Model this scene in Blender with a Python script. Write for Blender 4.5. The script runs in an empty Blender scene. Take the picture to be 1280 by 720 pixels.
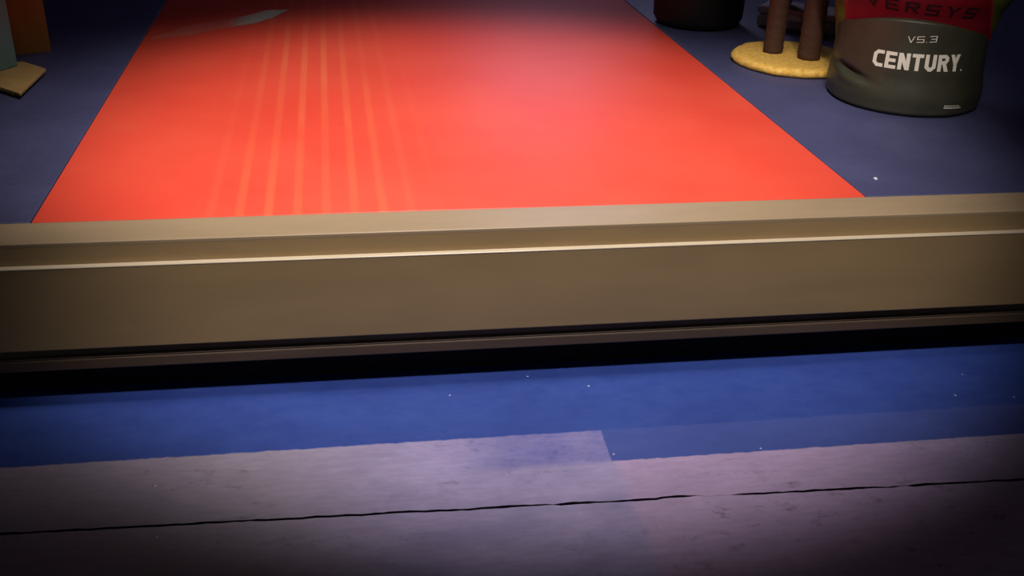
import bpy, bmesh, math, random
from math import sin, cos, pi, radians, exp, sqrt, asin, atan2
from mathutils import Vector, Matrix, noise

random.seed(7)
scn = bpy.context.scene
COL = scn.collection
HL = 0.387            # height of the raised floor above the lower floor
XL, XR = -2.6, 3.2    # side walls
YF, YB = -2.6, 6.4    # front and back walls
ZC = 2.95             # ceiling

# ------------------------------------------------------------------ helpers
def lin(c):
    r = []
    for v in c:
        v /= 255.0
        r.append(v/12.92 if v <= .04045 else ((v+.055)/1.055)**2.4)
    return (r[0], r[1], r[2], 1.0)

def obj(name, bm, m=None, parent=None, smooth=False, loc=None):
    me = bpy.data.meshes.new(name)
    bmesh.ops.recalc_face_normals(bm, faces=bm.faces)
    bm.to_mesh(me); bm.free()
    if smooth:
        for p in me.polygons: p.use_smooth = True
    o = bpy.data.objects.new(name, me)
    COL.objects.link(o)
    if m: me.materials.append(m)
    if parent: o.parent = parent
    if loc: o.location = loc
    return o

def thing(name, label, cat, loc=(0, 0, 0), rotz=0, group=None):
    o = bpy.data.objects.new(name, None)
    o.empty_display_size = .1
    COL.objects.link(o)
    o.location = loc; o.rotation_euler = (0, 0, rotz)
    return tag(o, label, cat, group)

def tag(o, label, cat, group=None):
    o['label'] = label; o['category'] = cat
    if group: o['group'] = group
    return o

def struct(o):
    o['kind'] = 'structure'
    return o

def add_box(bm, x0, x1, y0, y1, z0, z1, bevel=0, seg=2):
    vs = [bm.verts.new(p) for p in ((x0,y0,z0),(x1,y0,z0),(x1,y1,z0),(x0,y1,z0),(x0,y0,z1),(x1,y0,z1),(x1,y1,z1),(x0,y1,z1))]
    fs = [bm.faces.new([vs[i] for i in f]) for f in ((3,2,1,0),(4,5,6,7),(0,1,5,4),(1,2,6,5),(2,3,7,6),(3,0,4,7))]
    if bevel:
        es = list({e for f in fs for e in f.edges})
        bmesh.ops.bevel(bm, geom=es, offset=bevel, segments=seg, profile=.5, affect='EDGES')
    return bm

def box(*a, **k):
    return add_box(bmesh.new(), *a, **k)

def prism(pts, z0, z1, bevel=0):
    bm = bmesh.new()
    lo = [bm.verts.new((x, y, z0)) for x, y in pts]
    hi = [bm.verts.new((x, y, z1)) for x, y in pts]
    n = len(pts)
    fs = [bm.faces.new(lo[::-1]), bm.faces.new(hi)]
    for i in range(n):
        fs.append(bm.faces.new((lo[i], lo[(i+1) % n], hi[(i+1) % n], hi[i])))
    if bevel:
        es = list({e for f in fs for e in f.edges})
        bmesh.ops.bevel(bm, geom=es, offset=bevel, segments=2, profile=.5, affect='EDGES')
    return bm

def lathe(prof, n=64, rfun=None):
    """prof: list of (r, z); closes with caps when r == 0."""
    bm = bmesh.new(); rings = []
    for r, z in prof:
        if r <= 1e-6:
            rings.append([bm.verts.new((0, 0, z))])
        else:
            ring = []
            for i in range(n):
                t = 2*pi*i/n
                q, w = (r, z) if rfun is None else rfun(r, z, t)
                ring.append(bm.verts.new((q*cos(t), q*sin(t), w)))
            rings.append(ring)
    for a, b in zip(rings, rings[1:]):
        for i in range(n):
            j = (i+1) % n
            if len(a) == 1 and len(b) == 1: continue
            if len(a) == 1: bm.faces.new((a[0], b[j], b[i]))
            elif len(b) == 1: bm.faces.new((a[i], a[j], b[0]))
            else: bm.faces.new((a[i], a[j], b[j], b[i]))
    return bm

def extrude_profile(prof, x0, x1, nx=1):
    """closed (y, z) profile swept along X"""
    bm = bmesh.new(); n = len(prof); rings = []
    for k in range(nx+1):
        x = x0+(x1-x0)*k/nx
        rings.append([bm.verts.new((x, y, z)) for y, z in prof])
    for a, b in zip(rings, rings[1:]):
        for i in range(n):
            bm.faces.new((a[i], a[(i+1) % n], b[(i+1) % n], b[i]))
    bm.faces.new(rings[0]); bm.faces.new(rings[-1][::-1])
    return bm

# ---------------------------------------------------------------- materials
class Mat:
    def __init__(s, name, base=(128,128,128), rough=.6, spec=.5):
        s.m = bpy.data.materials.new(name); s.m.use_nodes = True
        s.nt = s.m.node_tree; s.b = s.nt.nodes['Principled BSDF']
        s.b.inputs['Base Color'].default_value = lin(base)
        s.b.inputs['Roughness'].default_value = rough
        s.b.inputs['Specular IOR Level'].default_value = spec
        tc = s.nt.nodes.new('ShaderNodeTexCoord'); s.pos = tc.outputs['Object']
    def n(s, t, **k):
        nd = s.nt.nodes.new(t)
        for a, v in k.items(): setattr(nd, a, v)
        return nd
    def l(s, a, b): s.nt.links.new(a, b)
    def val(s, sock, v):
        if isinstance(v, (int, float)): sock.default_value = v
        elif isinstance(v, tuple): sock.default_value = v
        else: s.l(v, sock)
    def math(s, op, a, b=0.0, c=0.0, clamp=False):
        nd = s.n('ShaderNodeMath', operation=op, use_clamp=clamp)
        for i, v in enumerate((a, b, c)): s.val(nd.inputs[i], v)
        return nd.outputs[0]
    def mix(s, fac, a, b, blend='MIX'):
        nd = s.n('ShaderNodeMix', data_type='RGBA', blend_type=blend)
        s.val(nd.inputs[0], fac); s.val(nd.inputs[6], a); s.val(nd.inputs[7], b)
        return nd.outputs[2]
    def noise(s, scale, detail=4, rough=.5, vec=None, stretch=None):
        v = vec or s.pos
        if stretch:
            mp = s.n('ShaderNodeMapping'); mp.inputs['Scale'].default_value = stretch
            s.l(v, mp.inputs[0]); v = mp.outputs[0]
        nd = s.n('ShaderNodeTexNoise'); s.l(v, nd.inputs['Vector'])
        nd.inputs['Scale'].default_value = scale; nd.inputs['Detail'].default_value = detail
        nd.inputs['Roughness'].default_value = rough
        return nd.outputs['Fac']
    def ramp(s, f, lo, hi, a=0.0, b=1.0):
        nd = s.n('ShaderNodeMapRange'); nd.clamp = True; nd.interpolation_type = 'SMOOTHSTEP'
        s.val(nd.inputs[0], f)
        for i, v in zip((1,2,3,4), (lo,hi,a,b)): nd.inputs[i].default_value = v
        return nd.outputs[0]
    def xyz(s):
        nd = s.n('ShaderNodeSeparateXYZ'); s.l(s.pos, nd.inputs[0]); return nd.outputs
    def color(s, c): s.l(c, s.b.inputs['Base Color'])
    def roughness(s, c): s.l(c, s.b.inputs['Roughness'])
    def bump(s, h, strength=.3, dist=.002):
        nd = s.n('ShaderNodeBump'); nd.inputs['Strength'].default_value = strength
        nd.inputs['Distance'].default_value = dist
        s.l(h, nd.inputs['Height']); s.l(nd.outputs[0], s.b.inputs['Normal'])

def simple(name, base, rough=.6, spec=.5, var=.12, scale=30, bump=.15, stretch=None):
    M = Mat(name, base, rough, spec)
    f = M.noise(scale, 5, .6, stretch=stretch)
    c = lin(base)
    d = tuple(v*(1-var) for v in c[:3])+(1,); e = tuple(min(1, v*(1+var)) for v in c[:3])+(1,)
    M.color(M.mix(M.ramp(f, .3, .7), d, e))
    if bump: M.bump(f, bump, .002)
    return M.m

def mat_red():
    M = Mat('red_vinyl', (228, 38, 22), .42, .5)
    x, y, z = M.xyz()
    # ridges with painted sheen that run the length of the mat, one every 63 mm, clearest in one band of it
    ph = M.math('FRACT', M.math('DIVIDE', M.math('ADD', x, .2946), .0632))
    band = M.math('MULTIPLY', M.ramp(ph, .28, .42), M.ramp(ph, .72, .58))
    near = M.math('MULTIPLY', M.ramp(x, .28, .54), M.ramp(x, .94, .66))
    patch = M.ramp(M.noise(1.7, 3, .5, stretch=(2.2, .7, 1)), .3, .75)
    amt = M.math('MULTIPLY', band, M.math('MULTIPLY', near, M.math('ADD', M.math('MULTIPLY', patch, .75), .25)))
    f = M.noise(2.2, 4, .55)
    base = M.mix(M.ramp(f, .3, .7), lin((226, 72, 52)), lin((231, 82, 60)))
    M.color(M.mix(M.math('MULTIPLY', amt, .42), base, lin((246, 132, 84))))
    fine = M.noise(420, 2, .5)
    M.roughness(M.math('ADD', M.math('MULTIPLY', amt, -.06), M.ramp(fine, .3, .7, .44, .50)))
    M.bump(M.math('ADD', M.math('MULTIPLY', band, .15), M.math('MULTIPLY', fine, .5)), .12, .0006)
    return M.m

def mat_blue():
    M = Mat('blue_vinyl', (64, 66, 112), .5, .5)
    f = M.noise(3.0, 5, .6); g = M.noise(55, 3, .6)
    c = M.mix(M.ramp(f, .3, .72), lin((60, 61, 93)), lin((70, 71, 105)))
    vo = M.n('ShaderNodeTexVoronoi'); M.l(M.pos, vo.inputs['Vector']); vo.inputs['Scale'].default_value = 7
    sp = M.ramp(vo.outputs['Distance'], .010, .005)
    M.color(M.mix(M.math('MULTIPLY', sp, .4), c, lin((150, 150, 165))))
    M.roughness(M.ramp(g, .3, .7, .46, .56)); M.bump(M.noise(380, 2, .5), .15, .0006)
    return M.m

def mat_lower():
    M = Mat('worn_painted_concrete', (150, 135, 152), .62, .45)
    x, y, z = M.xyz()
    wob = M.math('MULTIPLY', M.math('SUBTRACT', M.noise(28, 3, .6), .5), .012)
    yw = M.math('ADD', y, wob); xw = M.math('ADD', x, wob)
    fa = M.noise(4.5, 6, .62, stretch=(1, 1.8, 1)); fb = M.noise(24, 6, .7, stretch=(.7, 1.1, 1)); fc = M.noise(150, 3, .6)
    bare = M.mix(M.ramp(fa, .3, .7), lin((138, 128, 168)), lin((160, 148, 188)))
    pinkish = M.math('MULTIPLY', M.ramp(xw, .50, .53), M.ramp(x, 1.5, .9))
    bare = M.mix(M.math('MULTIPLY', pinkish, .55), bare, lin((176, 146, 178)))
    warm = M.ramp(x, .15, -.25)
    bare = M.mix(M.math('MULTIPLY', warm, .7), bare, lin((154, 142, 152)))
    # scuffs and dents
    bare = M.mix(M.math('MULTIPLY', M.ramp(fb, .54, .72, 0, .7), M.ramp(M.noise(3.1, 3, .5), .44, .6)), bare, lin((60, 50, 66)))
    bare = M.mix(M.ramp(fb, .36, .24, 0, .4), bare, lin((176, 166, 182)))
    st = M.noise(46, 6, .75, stretch=(.4, 1.6, 1))
    bare = M.mix(M.ramp(st, .60, .38, 0, .16), bare, lin((92, 80, 100)))
    bare = M.mix(M.ramp(st, .62, .76, 0, .45), bare, lin((206, 196, 212)))
    strong = M.mix(M.ramp(fa, .3, .7), lin((40, 62, 136)), lin((46, 70, 146)))
    mid = M.mix(M.ramp(fa, .3, .7), lin((56, 72, 140)), lin((62, 78, 148)))
    thin = M.mix(M.ramp(fb, .35, .65, .45, .75), bare, lin((84, 88, 156)))
    A = M.ramp(yw, 1.823, 1.829)                       # full paint beyond this line
    B = M.math('MULTIPLY', M.ramp(yw, 1.711, 1.716), M.ramp(xw, .500, .506))
    Cc = M.math('MULTIPLY', M.math('MULTIPLY', M.ramp(yw, 1.700, 1.725), M.ramp(xw, .12, .34)), M.ramp(xw, .506, .50))
    c = M.mix(Cc, bare, thin); c = M.mix(B, c, mid); c = M.mix(A, c, strong)
    vo = M.n('ShaderNodeTexVoronoi'); M.l(M.pos, vo.inputs['Vector']); vo.inputs['Scale'].default_value = 13
    vo.inputs['Randomness'].default_value = 1
    pick = M.n('ShaderNodeSeparateColor'); M.l(vo.outputs['Color'], pick.inputs[0])
    sp = M.math('MULTIPLY', M.ramp(M.math('ADD', vo.outputs['Distance'], M.math('MULTIPLY', fc, .05)), .075, .05), M.math('GREATER_THAN', pick.outputs[0], .45))
    c = M.mix(M.math('MULTIPLY', sp, .55), c, lin((225, 220, 235)))
    M.color(c)
    M.roughness(M.ramp(fb, .3, .7, .5, .7))
    M.bump(M.math('ADD', fb, M.math('MULTIPLY', fc, .4)), .35, .003)
    return M.m

RED, BLUE, LOWER = mat_red(), mat_blue(), mat_lower()
TAN = simple('tan_paint', (156, 134, 105), .42, .5, .05, 14, .08, (.25, 1, 1))
TAN_FACE = simple('tan_paint_shaded', (150, 124, 86), .5, .45, .07, 10, .1, (.25, 1, 1))  # the tread's tan paint, set darker for the shade on upright faces
HIGHLIGHT_BEAD = simple('pale_highlight_bead', (192, 176, 150), .35, .5, .05, 14, .04, (.25, 1, 1))  # pale colour carries the highlight line along the fascia's top edge
BROWN = simple('brown_penumbra', (86, 68, 50), .55, .4, .12, 16, .12, (.2, 1, 1))  # darker brown paints in the penumbra on the batten
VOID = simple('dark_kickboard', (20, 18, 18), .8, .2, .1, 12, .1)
WALL = simple('painted_wall', (84, 84, 88), .8, .3, .05, 6, .1)
CEIL = simple('painted_ceiling', (88, 90, 94), .85, .3, .04, 6, .1)
CARD = simple('cardboard', (150, 98, 44), .8, .25, .10, 22, .12, (1, 1, .25))
CARD2 = simple('pale_cardboard', (176, 140, 84), .8, .25, .10, 22, .12)
TEAL = simple('grey_teal_board', (96, 134, 130), .6, .4, .10, 7, .06)
PLUSH = Mat('sisal_plush', (222, 172, 72), .95, .15)
_f = PLUSH.noise(60, 6, .7); PLUSH.color(PLUSH.mix(PLUSH.ramp(_f, .3, .72), lin((222, 164, 64)), lin((250, 208, 116))))
PLUSH.bump(PLUSH.noise(130, 5, .7), .8, .006); PLUSH = PLUSH.m
POST = simple('dark_brown_wrap', (70, 46, 34), .75, .3, .15, 40, .4, (1, 1, 5))
BLACKP = simple('black_plastic', (14, 13, 13), .65, .4, .1, 20, .06)
VINYL = simple('black_vinyl', (56, 55, 42), .45, .5, .1, 14, .12)
GREEN = simple('olive_green_vinyl', (84, 92, 20), .6, .4, .08, 14, .08)
REDP = simple('crimson_vinyl', (158, 24, 44), .5, .4, .08, 14, .08)
PRINT = simple('pale_print', (226, 220, 204), .6, .3, .04, 40, 0)
DARKPRINT = simple('dark_print', (40, 8, 12), .6, .3, .04, 40, 0)
GREYC = simple('grey_plastic', (176, 166, 166), .55, .4, .06, 20, .06)
DIRT_SHADE = simple('joint_dirt_shade', (26, 20, 30), .95, .1, .3, 60, .2)
LINT = simple('white_lint', (225, 225, 230), .9, .2, .05, 60, .1)
LATCH_AND_SHEEN_FRAME = simple('white_latch_and_sheen_frame', (205, 203, 198), .5, .4, .04, 20, .05)

# ------------------------------------------------------------------ setting
def seam_y(x): return 1.599 - .0298*x
def wob(x, s): return .0035*noise.noise(Vector((x*9, s, 0))) + .0022*noise.noise(Vector((x*34, s, 3)))
def lower_floor():
    bm = bmesh.new()
    N = 420
    xs = [XL+(XR-XL)*i/N for i in range(N+1)]
    def half(x):
        # groove half width: closed where it is packed with dirt
        h = .0032 + .0016*noise.noise(Vector((x*14, 8, 1))) + .0012*noise.noise(Vector((x*60, 8, 5)))
        for c, w in ((.668, .045), (.705, .03), (1.08, .014), (.35, .010), (-.22, .006), (.06, .005), (.86, .005)):
            d = abs(x-c)/w
            if d < 1: h *= max(.08, d**2)
        return max(.0003, h)
    step = lambda x: .004 if .575 < x < .65 else 0.0
    n_edge, s_edge, n_lo, s_lo, far, near = [], [], [], [], [], []
    for x in xs:
        y = seam_y(x)+step(x)
        yn = y+half(x)+wob(x, 1); ys = y-half(x)+wob(x, 1)*.8
        if ys > yn-.0006: ys = yn-.0006
        n_edge.append(bm.verts.new((x, yn, 0))); s_edge.append(bm.verts.new((x, ys, 0)))
        n_lo.append(bm.verts.new((x, yn, -.06))); s_lo.append(bm.verts.new((x, ys, -.06)))
        far.append(bm.verts.new((x, 2.40, 0))); near.append(bm.verts.new((x, YF, 0)))
    for a, b in ((near, s_edge), (s_edge, s_lo), (s_lo, n_lo), (n_lo, n_edge), (n_edge, far)):
        for i in range(N):
            f = bm.faces.new((a[i], a[i+1], b[i+1], b[i]))
            if a in (s_edge, s_lo, n_lo): f.material_index = 1
    # close below
    bl = [bm.verts.new(p) for p in ((XL, YF, -.12), (XR, YF, -.12), (XR, 2.4, -.12), (XL, 2.4, -.12))]
    bm.faces.new(bl[::-1])
    bm.faces.new((near[0], bl[0], bl[1], near[-1])); bm.faces.new((far[0], far[-1], bl[2], bl[3]))
    o = obj('floor', bm, LOWER); o.data.materials.append(DIRT_SHADE)     # dark dirt in the joint, which also paints its shade
    return o
struct(lower_floor())

ZF = HL-.010                                   # top of the raised slab, under the mats
struct(obj('floor_raised', box(XL, XR, 2.17, YB, .10, ZF-.001), WALL))
struct(obj('ceiling', box(XL-.1, XR+.1, YF-.1, YB+.1, ZC, ZC+.1), CEIL))
struct(obj('wall_left', box(XL-.12, XL-.001, YF, YB, 0, ZC-.001), WALL))
struct(obj('wall_right', box(XR+.001, XR+.12, YF, YB, 0, ZC-.001), WALL))
# back wall with an opening for the added glowing pane
WX0, WX1, WZ0, WZ1 = .85, 1.95, 1.75, 2.70
bm = bmesh.new()
add_box(bm, XL-.12, WX0, YB+.001, YB+.12, 0, ZC-.001); add_box(bm, WX1, XR+.12, YB+.001, YB+.12, 0, ZC-.001)
add_box(bm, WX0, WX1, YB+.001, YB+.12, 0, WZ0); add_box(bm, WX0, WX1, YB+.001, YB+.12, WZ1, ZC-.001)
struct(obj('wall_back', bm, WALL))
bm = bmesh.new()
for a in ((WX0, WX0+.05, WZ0, WZ1), (WX1-.05, WX1, WZ0, WZ1), (WX0+.05, WX1-.05, WZ0, WZ0+.05), (WX0+.05, WX1-.05, WZ1-.05, WZ1)):
    add_box(bm, a[0], a[1], YB+.02, YB+.08, a[2], a[3])
xm = (WX0+WX1)/2
add_box(bm, xm-.02, xm+.02, YB+.02, YB+.08, WZ0+.05, WZ1-.05)
sheen_src = struct(obj('sheen_panel', bm, LATCH_AND_SHEEN_FRAME))
pm = bpy.data.materials.new('sheen_glow'); pm.use_nodes = True
pb = pm.node_tree.nodes['Principled BSDF']
pb.inputs['Base Color'].default_value = lin((180, 190, 210)); pb.inputs['Roughness'].default_value = .4
pb.inputs['Emission Color'].default_value = lin((205, 205, 255)); pb.inputs['Emission Strength'].default_value = 5.2  # unseen glowing pane added to put sheen on the mat
obj('sheen_pane', box(WX0+.05, WX1-.05, YB+.045, YB+.055, WZ0+.05, WZ1-.05), pm, sheen_src)

# ------------------------------------------------------------- step / sill
st = thing('door_step', 'tan painted wooden step with moulded front edge between the lower floor and the mats', 'step', (0, 2.05, 0))
x0, x1 = XL+.004, XR-.004
def arc(cy, cz, r, a0, a1, n=6):
    return [(cy+r*cos(radians(a0+(a1-a0)*i/n)), cz+r*sin(radians(a0+(a1-a0)*i/n))) for i in range(n+1)]
# coordinates relative to y = 2.05
obj('tread', extrude_profile([(.116, HL-.008), (.116, HL)]+arc(.0105, HL-.0025, .0025, 90, 180, 4)+[(.008, HL-.008)], x0, x1, 40), TAN, st)
obj('riser', extrude_profile([(.100, .3335), (.100, HL-.0082), (.0082, HL-.0082), (.0065, .3335)], x0, x1, 40), TAN_FACE, st)
obj('fascia', extrude_profile([(.060, .142), (.060, .3333), (-.008, .3333)]+arc(-.005, .145, .003, 180, 270, 3), x0, x1, 40), TAN_FACE, st)
obj('highlight_bead', extrude_profile([(.006, .3335), (.006, .338)]+arc(-.0065, .3358, .0022, 90, 270, 6), x0, x1, 40), HIGHLIGHT_BEAD, st)
obj('batten', extrude_profile([(.050, .0855), (.050, .1415), (.016, .1415), (.012, .120), (.003, .1155)]+arc(.006, .108, .004, 110, 180, 3)+arc(.005, .0885, .003, 180, 270, 3), x0, x1, 40), BROWN, st)
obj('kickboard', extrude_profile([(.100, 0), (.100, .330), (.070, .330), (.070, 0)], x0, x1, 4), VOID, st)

# -------------------------------------------------------------------- mats
TH = .012
rt = .0163                                     # the red mat lies a touch askew
def loc_of(X, Y):                              # world point -> the red mat's own axes
    dx, dy = X+.690, Y-2.168
    return (dx*cos(rt)+dy*sin(rt), -dx*sin(rt)+dy*cos(rt))
red = obj('exercise_mat', prism([loc_of(*q) for q in ((-.690, 2.168), (1.2073, 2.168), (1.155, 5.40), (-.7427, 5.40))], 0, TH-.001, .0025), RED, None, True, (-.690, 2.168, ZF))
red.rotation_euler = (0, 0, rt)
tag(red, 'long red vinyl exercise mat running back from the tan step', 'mat')
def quad_mat(name, pts, m, label):
    return tag(obj(name, prism(pts, ZF, ZF+TH-.0015, .003), m, None, True), label, 'mat')
quad_mat('exercise_mat', [(XL+.01, 2.170), (-.6935, 2.170), (-.7445, 5.39), (XL+.01, 5.39)], BLUE, 'dull blue exercise mat left of the red mat, beside the cardboard boxes')
quad_mat('exercise_mat', [(1.2105, 2.170), (XR-.01, 2.170), (XR-.01, 5.39), (1.1585, 5.39)], BLUE, 'dull blue exercise mat right of the red mat, under the punching bag')
ZM = ZF+TH-.0015                               # top of the blue mats

# ------------------------------------------------------------ punching bag
BAG = (1.702, 2.965, ZM)
bag = thing('punching_bag', 'standing punching bag with black base cover, crimson front and olive green sides', 'punching bag', BAG)
TH0 = radians(-119)
def lerp(t, pts):
    if t <= pts[0][0]: return pts[0][1]
    for (a, va), (b, vb) in zip(pts, pts[1:]):
        if t <= b:
            k = (t-a)/(b-a); k = k*k*(3-2*k)
            return va+(vb-va)*k
    return pts[-1][1]
def cover_top(th):
    d = (th-TH0+pi) % (2*pi)-pi
    return max(.17, .279 - .075*(1-cos(d)))
def Rc(th, z):
    r = lerp(z, [(0, .212), (.012, .226), (.05, .230), (.12, .222), (.22, .217), (.32, .216)])
    d = (th-TH0+pi) % (2*pi)-pi
    # creased fold low on the left of the cover
    u = (d+radians(47))/radians(17); v = (z-.103+.0006*(math.degrees(d)+47))/.011
    r -= .020*exp(-u*u-v*v)
    v2 = (z-.082+.0006*(math.degrees(d)+47))/.014
    r += .006*exp(-u*u-v2*v2)
    r += .0025*noise.noise(Vector((th*3.2, z*9, 2)))
    return r
def Rg(th, z):
    return lerp(z, [(0, .185), (.10, .205), (.18, .226), (.26, .242), (.36, .283), (.48, .300), (.85, .300), (1.05, .262), (1.12, .22)])
def bpos(th, z, off=0, R=None):                # the body sits a little behind the cover and leans right
    r = Rg(th, z)+off
    sx = lerp(z, [(.12, -.008), (.42, -.004)])
    return (r*cos(th)-.068*cos(TH0)-sx*sin(TH0), r*sin(th)-.068*sin(TH0)+sx*cos(TH0), z)
def cpos(th, z, off=0, R=Rc):
    r = R(th, z)+off
    return (r*cos(th)-.03*z, r*sin(th), z)
def cover():
    bm = bmesh.new(); NT, NZ = 240, 56; rings = []
    for k in range(NZ+1):
        ring = []
        for i in range(NT):
            th = 2*pi*i/NT-pi; zt = cover_top(th)
            ring.append(bm.verts.new(cpos(th, zt*k/NZ)))
        rings.append(ring)
    inner = []
    for i in range(NT):
        th = 2*pi*i/NT-pi
        p = cpos(th, cover_top(th)-.001, -.05); inner.append(bm.verts.new(p))
    rings.append(inner)
    for a, b in zip(rings, rings[1:]):
        for i in range(NT): bm.faces.new((a[i], a[(i+1) % NT], b[(i+1) % NT], b[i]))
    bm.faces.new(rings[0][::-1])
    return bm
cov = obj('base_cover', cover(), VINYL, bag, True)
def body():
    zs = [.12+.02*i for i in range(51)]
    bm = bmesh.new(); NT = 120; rings = []
    for z in zs: rings.append([bm.verts.new(bpos(2*pi*i/NT-pi, z)) for i in range(NT)])
    for a, b in zip(rings, rings[1:]):
        for i in range(NT): bm.faces.new((a[i], a[(i+1) % NT], b[(i+1) % NT], b[i]))
    bm.faces.new(rings[0][::-1]); bm.faces.new(rings[-1])
    return bm
obj('bag_body', body(), GREEN, bag, True)
def panel():
    bm = bmesh.new(); NU, NZ = 60, 50; rows = []
    for k in range(NZ+1):
        row = []
        for i in range(NU+1):
            u = 2*i/NU-1
            z0 = cover_top(TH0+u*1.1)-.035; z = z0+(1.05-z0)*k/NZ
            sh = .22*(z-.27) if z < .5 else .0506
            lat = .201*u-sh+.006
            th = TH0+asin(max(-.99, min(.99, lat/Rg(0, z))))
            row.append(bm.verts.new(bpos(th, z, .006)))
        rows.append(row)
    for a, b in zip(rows, rows[1:]):
        for i in range(NU): bm.faces.new((a[i], a[i+1], b[i+1], b[i]))
    r = bmesh.ops.solidify(bm, geom=bm.faces[:], thickness=.003)
    return bm
pan = obj('front_panel', panel(), REDP, bag, True)

# --- lettering: strokes as polygons on a unit-height grid, wrapped on the bag
def stroke(p, q, w):
    (ax, ay), (bx, by) = p, q
    L = sqrt((bx-ax)**2+(by-ay)**2); nx, ny = -(by-ay)/L*w/2, (bx-ax)/L*w/2
    ex, ey = (bx-ax)/L*w*.0, (by-ay)/L*w*.0
    return [(ax+nx-ex, ay+ny-ey), (bx+nx+ex, by+ny+ey), (bx-nx+ex, by-ny+ey), (ax-nx-ex, ay-ny-ey)]
def path(pts, w):
    """mitred stroke outline pieces along an open polyline"""
    out = []
    n = len(pts)
    off = []
    for i, p in enumerate(pts):
        d = []
        if i > 0: d.append(Vector((p[0]-pts[i-1][0], p[1]-pts[i-1][1])).normalized())
        if i < n-1: d.append(Vector((pts[i+1][0]-p[0], pts[i+1][1]-p[1])).normalized())
        t = sum(d, Vector((0, 0))).normalized(); nn = Vector((-t.y, t.x))
        k = 1/max(.5, nn.dot(Vector((-d[0].y, d[0].x))))
        off.append(nn*(w/2*k))
    for i in range(n-1):
        a, b = pts[i], pts[i+1]
        out.append([(a[0]+off[i].x, a[1]+off[i].y), (b[0]+off[i+1].x, b[1]+off[i+1].y), (b[0]-off[i+1].x, b[1]-off[i+1].y), (a[0]-off[i].x, a[1]-off[i].y)])
    return out
def glyphs(ch, w, W=.62):
    h = w/2; c = .16
    L, R_, T, B = h, W-h, 1-h, h; M_ = .5
    if ch == 'C': return path([(W, T), (L+c, T), (L, T-c), (L, B+c), (L+c, B), (W, B)], w)
    if ch == 'E': return path([(W, T), (L, T), (L, B), (W, B)], w)+[stroke((L, M_), (W*.92, M_), w)]
    if ch == 'N': return [stroke((L, 0), (L, 1), w), stroke((R_, 0), (R_, 1), w), [(0, 1), (w*1.05, 1), (W, 0), (W-w*1.05, 0)]]
    if ch == 'T': return [stroke((0, T), (W, T), w), stroke((W/2, 0), (W/2, 1-w), w)]
    if ch == 'U': return path([(L, 1), (L, B+c), (L+c, B), (R_-c, B), (R_, B+c), (R_, 1)], w)
    if ch == 'R': return path([(L, 0), (L, T), (R_-c*.6, T), (R_, T-c*.6), (R_, .46+h+c*.6), (R_-c*.6, .42+h), (L, .42+h)], w)+[[(W*.42, .46), (W*.42+w*1.05, .46), (W+.02, 0), (W-w*1.02, 0)]]
    if ch == 'Y': return [[(0, 1), (w*1.1, 1), (W/2+w/2, .42), (W/2-w/2, .42)], [(W-w*1.1, 1), (W, 1), (W/2+w/2, .42), (W/2-w/2, .42)], stroke((W/2, 0), (W/2, .43), w)]
    if ch == 'V': return [[(0, 1), (w*1.1, 1), (W/2+w/2, 0), (W/2-w/2, 0)], [(W-w*1.1, 1), (W, 1), (W/2+w/2, 0), (W/2-w/2, 0)]]
    if ch == 'S': return path([(W, T), (L, T), (L, M_), (R_, M_), (R_, B), (0, B)], w)
    if ch == '3': return path([(0, T), (R_, T), (R_, B), (0, B)], w)+[stroke((W*.2, M_), (R_, M_), w)]
    if ch == '.': return [[(0, 0), (.1, 0), (.1, .1), (0, .1)]]
    if ch == '-': return [[(0, 0), (W, 0), (W, 1), (0, 1)]]
    return []
def lettering(name, text, th_a, th_b, z_a, z_b, height, w, m, parent, P=None, W=.62, gap=.14, off=.0015, shear=0):
    P = P or cpos
    """text wrapped from angle th_a to th_b with its baseline running from z_a to z_b"""
    adv = []; x = 0
    for ch in text:
        cw = {'.': .16, ' ': .3}.get(ch, W)
        adv.append(x); x += cw+gap
    total = x-gap
    bm = bmesh.new()
    def put(px, py):
        u = (px+shear*py)/total
        return P(th_a+(th_b-th_a)*u, z_a+(z_b-z_a)*u+py*height, off)
    for ch, x in zip(text, adv):
        for poly in glyphs(ch, w, W):
            # subdivide every quad so that it follows the curve
            a, b, c, d = poly; NS = 5
            grid = []
            for i in range(NS+1):
                row = []
                for j in range(NS+1):
                    s, t = i/NS, j/NS
                    px = (a[0]*(1-s)+b[0]*s)*(1-t)+(d[0]*(1-s)+c[0]*s)*t
                    py = (a[1]*(1-s)+b[1]*s)*(1-t)+(d[1]*(1-s)+c[1]*s)*t
                    row.append(bm.verts.new(put(px+x, py)))
                grid.append(row)
            for i in range(NS):
                for j in range(NS): bm.faces.new((grid[i][j], grid[i+1][j], grid[i+1][j+1], grid[i][j+1]))
    return obj(name, bm, m, parent)
D = radians
lettering('brand_lettering', 'CENTURY.', D(-144.5), D(-75.5), .138, .142, .048, .21, PRINT, cov, gap=.10)
lettering('version_lettering', 'VS.3', D(-121.5), D(-100.5), .217, .225, .018, .11, PRINT, cov, W=.85, gap=.22)
lettering('small_print', '-------', D(-87), D(-74), .0395, .0375, .003, .5, PRINT, cov, W=.8, gap=.12)
lettering('small_print', '--------', D(-87), D(-72), .0325, .0305, .004, .5, PRINT, cov, W=.8, gap=.12)
lettering('series_lettering', 'VERSYS', D(-150), D(-82), .302, .286, .034, .17, DARKPRINT, pan, P=lambda t, z, o: bpos(t, z, .0076), W=.8, gap=.35)

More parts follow.
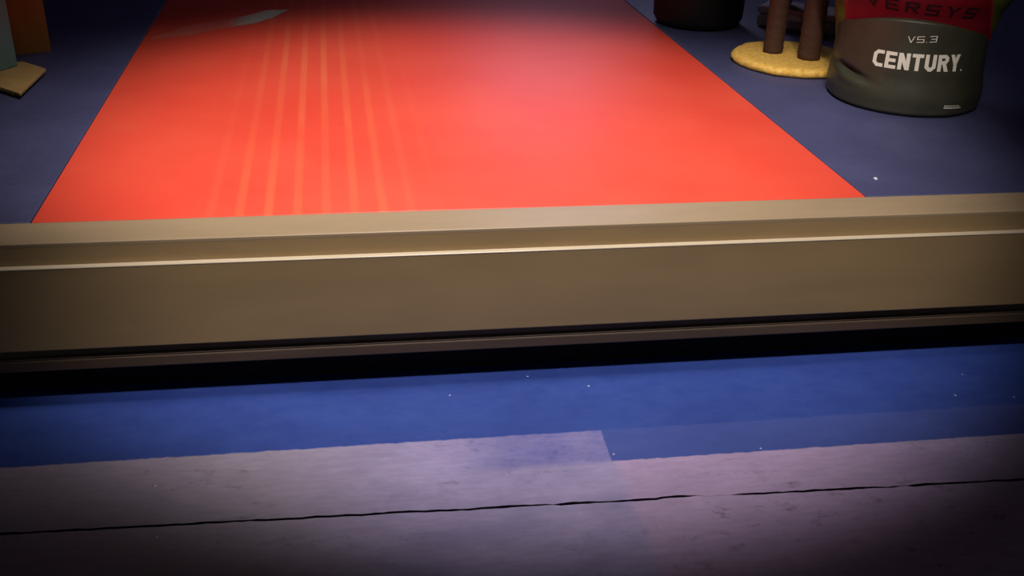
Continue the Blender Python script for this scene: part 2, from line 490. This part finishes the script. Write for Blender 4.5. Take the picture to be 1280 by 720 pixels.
# --------------------------------------------------------- scratching post
sp = thing('scratching_post', 'scratching post with two dark brown poles on a round yellow plush base', 'scratching post', (1.508, 3.374, ZM))
def disc_r(r, z, t):
    k = r/.207
    w = .006*noise.noise(Vector((cos(t)*3, sin(t)*3, z*30)))+.003*noise.noise(Vector((cos(t)*14, sin(t)*14, z*90)))
    return r+w*k, z+(.0012*noise.noise(Vector((cos(t)*9, sin(t)*9, r*40))) if z > .01 else 0)
prof = [(0, 0), (.19, 0), (.202, .004), (.208, .013), (.206, .022), (.199, .029), (.188, .0315)]+[(.17-.02*i, .032) for i in range(8)]+[(0, .032)]
obj('base', lathe(prof, 160, disc_r), PLUSH, sp, True)
def post(x, y, r, h, ph):
    def rf(q, z, t): return q+.0012*sin(z*170+t+ph) if .03 < z < h else q, z
    prof = [(0, .0325), (r, .0325)]+[(r, .04+.012*i) for i in range(int((h-.06)/.012))]+[(r, h), (0, h)]
    return obj('pole', lathe(prof, 40, rf), POST, sp, True, (x, y, 0))
post(-.062, .032, .0335, 1.0, 0)
post(.030, -.058, .0375, 1.0, 2)

# ------------------------------------------------ dark things at the back
bn = thing('waste_bin', 'round black bin standing at the far right edge of the red mat', 'bin', (1.36, 3.99, ZM))
obj('bin_body', lathe([(0, 0), (.135, 0), (.160, .008), (.174, .032), (.180, .20), (.186, .40), (.190, .44), (.198, .445), (.198, .465), (.190, .468), (.182, .465), (.175, .40), (.16, .03), (0, .03)], 96), BLACKP, bn, True)
gc = thing('equipment_case', 'low grey case lying flat on the blue mat behind the scratching post', 'case', (1.75, 3.90, ZM), radians(-38))
obj('case_body', box(-.15, .15, -.08, .08, 0, .050, .012, 3), GREYC, gc)
obj('case_lid', box(-.153, .153, -.083, .083, .0505, .080, .012, 3), GREYC, gc)
bm = bmesh.new(); add_box(bm, -.03, .03, -.098, -.0835, .040, .062, .003)
obj('latch', bm, LATCH_AND_SHEEN_FRAME, gc)
rb = thing('shin_pad', 'small dark red pad standing on top of the grey case', 'pad', (1.69, 3.95, ZM+.0805), radians(-25))
obj('pad_shell', box(-.035, .035, -.025, .025, 0, .17, .015, 3), REDP, rb)
obj('strap', box(-.037, .037, -.027, .027, .07, .10, .006, 2), BLACKP, rb)

# -------------------------------------------------- cardboard on the left
cs = thing('cardboard_sheet', 'flat tan cardboard tray lying on the left blue mat under the grey box', 'cardboard', (0, 0, ZM))
obj('panel', prism([(-.938, 3.070), (-.930, 3.335), (-1.020, 3.425), (-1.30, 3.30), (-1.25, 3.06), (-1.04, 3.165)][::-1], .012, .020, .001), CARD2, cs)
obj('fold', prism([(-.965, 3.10), (-.955, 3.30), (-1.03, 3.39), (-1.26, 3.28), (-1.22, 3.10), (-1.03, 3.20)][::-1], 0, .0118), CARD, cs)
def obox(p, u, lu, lv, z0, z1, t=.004, flaps=False):
    pass
# grey-green carton: far right corner at p, long side runs towards the camera
p = Vector((-1.018, 3.372)); u = Vector((-.47, -.883)); v = Vector((-.883, .47))
ang = atan2(u.y, u.x)
gb = thing('storage_box', 'pale grey green box standing on the tan cardboard at the left edge', 'box', (p.x, p.y, ZM+.0205), ang)
# local x runs along u; local -y is along v
obj('box_body', box(.002, .33, -.118, -.002, 0, .225, .003, 2), TEAL, gb)
obj('lid', box(0, .332, -.120, 0, .2255, .275, .004, 2), TEAL, gb)
# brown box behind
q = Vector((-.985, 3.628)); u = Vector((-.903, -.43)); ang = atan2(u.y, u.x)
bb = thing('cardboard_box', 'tall brown cardboard box standing behind the pale grey green box', 'box', (q.x, q.y, ZM), ang)
W_, D_, H_ = .36, .30, .46; t = .005
bm = bmesh.new()
add_box(bm, 0, W_, -D_, 0, 0, t)
add_box(bm, 0, W_, -t, 0, t, H_); add_box(bm, 0, W_, -D_, -D_+t, t, H_)
add_box(bm, 0, t, -D_+t, -t, t, H_); add_box(bm, W_-t, W_, -D_+t, -t, t, H_)
obj('carton', bm, CARD, bb)
def flap(name, pts):
    bm = bmesh.new(); vs = [bm.verts.new(c) for c in pts]; bm.faces.new(vs)
    bmesh.ops.solidify(bm, geom=bm.faces[:], thickness=.004)
    return obj(name, bm, CARD, bb)
flap('flap', [(.01, .002, H_), (W_-.01, .002, H_), (W_-.02, .10, H_-.08), (.02, .10, H_-.08)])
flap('flap', [(.01, -D_-.002, H_), (W_-.01, -D_-.002, H_), (W_-.02, -D_-.11, H_+.06), (.02, -D_-.11, H_+.06)])

# ------------------------------------------------ pale sheet added as a streak of glare
def glare():
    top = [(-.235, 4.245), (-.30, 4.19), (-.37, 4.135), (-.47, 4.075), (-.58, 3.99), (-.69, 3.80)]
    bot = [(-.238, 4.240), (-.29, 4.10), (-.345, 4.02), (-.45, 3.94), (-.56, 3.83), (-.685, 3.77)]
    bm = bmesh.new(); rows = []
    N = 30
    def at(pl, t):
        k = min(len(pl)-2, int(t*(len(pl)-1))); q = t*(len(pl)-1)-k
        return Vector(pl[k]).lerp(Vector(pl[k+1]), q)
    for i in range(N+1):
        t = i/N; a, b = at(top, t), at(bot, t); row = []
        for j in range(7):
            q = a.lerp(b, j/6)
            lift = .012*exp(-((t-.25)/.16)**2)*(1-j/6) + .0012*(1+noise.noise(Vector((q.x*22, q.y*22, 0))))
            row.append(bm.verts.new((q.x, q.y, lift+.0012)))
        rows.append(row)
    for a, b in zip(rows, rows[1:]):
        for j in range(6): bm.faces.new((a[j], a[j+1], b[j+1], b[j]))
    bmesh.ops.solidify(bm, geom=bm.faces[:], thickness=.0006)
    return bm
fm = Mat('green_glare_sheet', (220, 232, 212), .35, .5)
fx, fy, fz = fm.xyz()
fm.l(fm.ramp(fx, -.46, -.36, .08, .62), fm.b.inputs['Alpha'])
tag(obj('glare_sheet', glare(), fm.m, None, True, (0, 0, HL)), 'thin pale green sheet added as a streak of glare on the far left of the red mat', 'glare')

# --------------------------------------------------------------------- lint
bm = bmesh.new()
for k, (a, b) in enumerate((((0, 0), (.010, .016)), ((.004, .010), (.014, .020)), ((.002, .002), (-.005, .004)))):
    dx, dy = b[0]-a[0], b[1]-a[1]
    x_, y_ = sorted((a[0], b[0])), sorted((a[1], b[1]))
    add_box(bm, x_[0]*.5-.0008, x_[1]*.5+.0008, y_[0]*.5-.0008, y_[1]*.5+.0008, k*.001, .0014+k*.001)
tag(obj('lint_scrap', bm, LINT, None, False, (1.283, 2.275, ZM)), 'tiny white scrap of lint on the right blue mat near the step', 'lint')

# ------------------------------------------------------------------- lights
def spot(name, loc, target, energy, angle, blend, color=(1, 1, 1), radius=.06, sx=1.0, sy=1.0, roll=0):
    l = bpy.data.lights.new(name, 'SPOT'); l.energy = energy; l.spot_size = radians(angle); l.spot_blend = blend
    l.color = color; l.shadow_soft_size = radius
    o = bpy.data.objects.new(name, l); COL.objects.link(o); o.location = loc
    d = Vector(target)-Vector(loc)
    o.rotation_euler = d.to_track_quat('-Z', 'Y').to_euler(); o.scale = (sx, sy, 1)
    return o
spot('edge_falloff_spot', (.44, .90, 2.85), (.47, 2.45, HL), 295, 51, .55, (1.0, .94, .90), .10, 1.0, .92)  # unseen lamp added; its cone is shaped to darken the edges
spot('edge_falloff_spot', (.22, 2.06, 2.85), (.24, 2.78, HL), 195, 64, .55, (1.0, .94, .88), .28, 1.0, .80)  # overhead lamp, its cone likewise shaped so the edges fall dark
spot('bag_fill_spot', (.55, .25, 2.6), (1.58, 2.95, .56), 135, 16.5, .9, (1.0, .94, .82), .10)  # unseen lamp added to brighten the bag from the front

w = bpy.data.worlds.new('World'); scn.world = w; w.use_nodes = True
w.node_tree.nodes['Background'].inputs[0].default_value = (.6, .65, .8, 1)
w.node_tree.nodes['Background'].inputs[1].default_value = .18

# ------------------------------------------------------------------- camera
a, pch, r = radians(9.3), radians(27.0), .032
fw = Vector((sin(a)*cos(pch), cos(a)*cos(pch), -sin(pch)))
r0 = Vector((cos(a), -sin(a), 0)); u0 = r0.cross(fw)
Rt = cos(r)*r0+sin(r)*u0; Up = Rt.cross(fw)
cam = bpy.data.cameras.new('camera'); cam.sensor_width = 36; cam.lens = 36*1300/1280
cam.clip_start = .05
co = bpy.data.objects.new('camera', cam); COL.objects.link(co)
M = Matrix((Rt, Up, -fw)).transposed().to_4x4(); M.translation = Vector((0, 0, HL+.914))
co.matrix_world = M
scn.camera = co

vs = scn.view_settings
vs.view_transform = 'Standard'; vs.look = 'None'; vs.exposure = 0; vs.gamma = 1; vs.use_curve_mapping = False
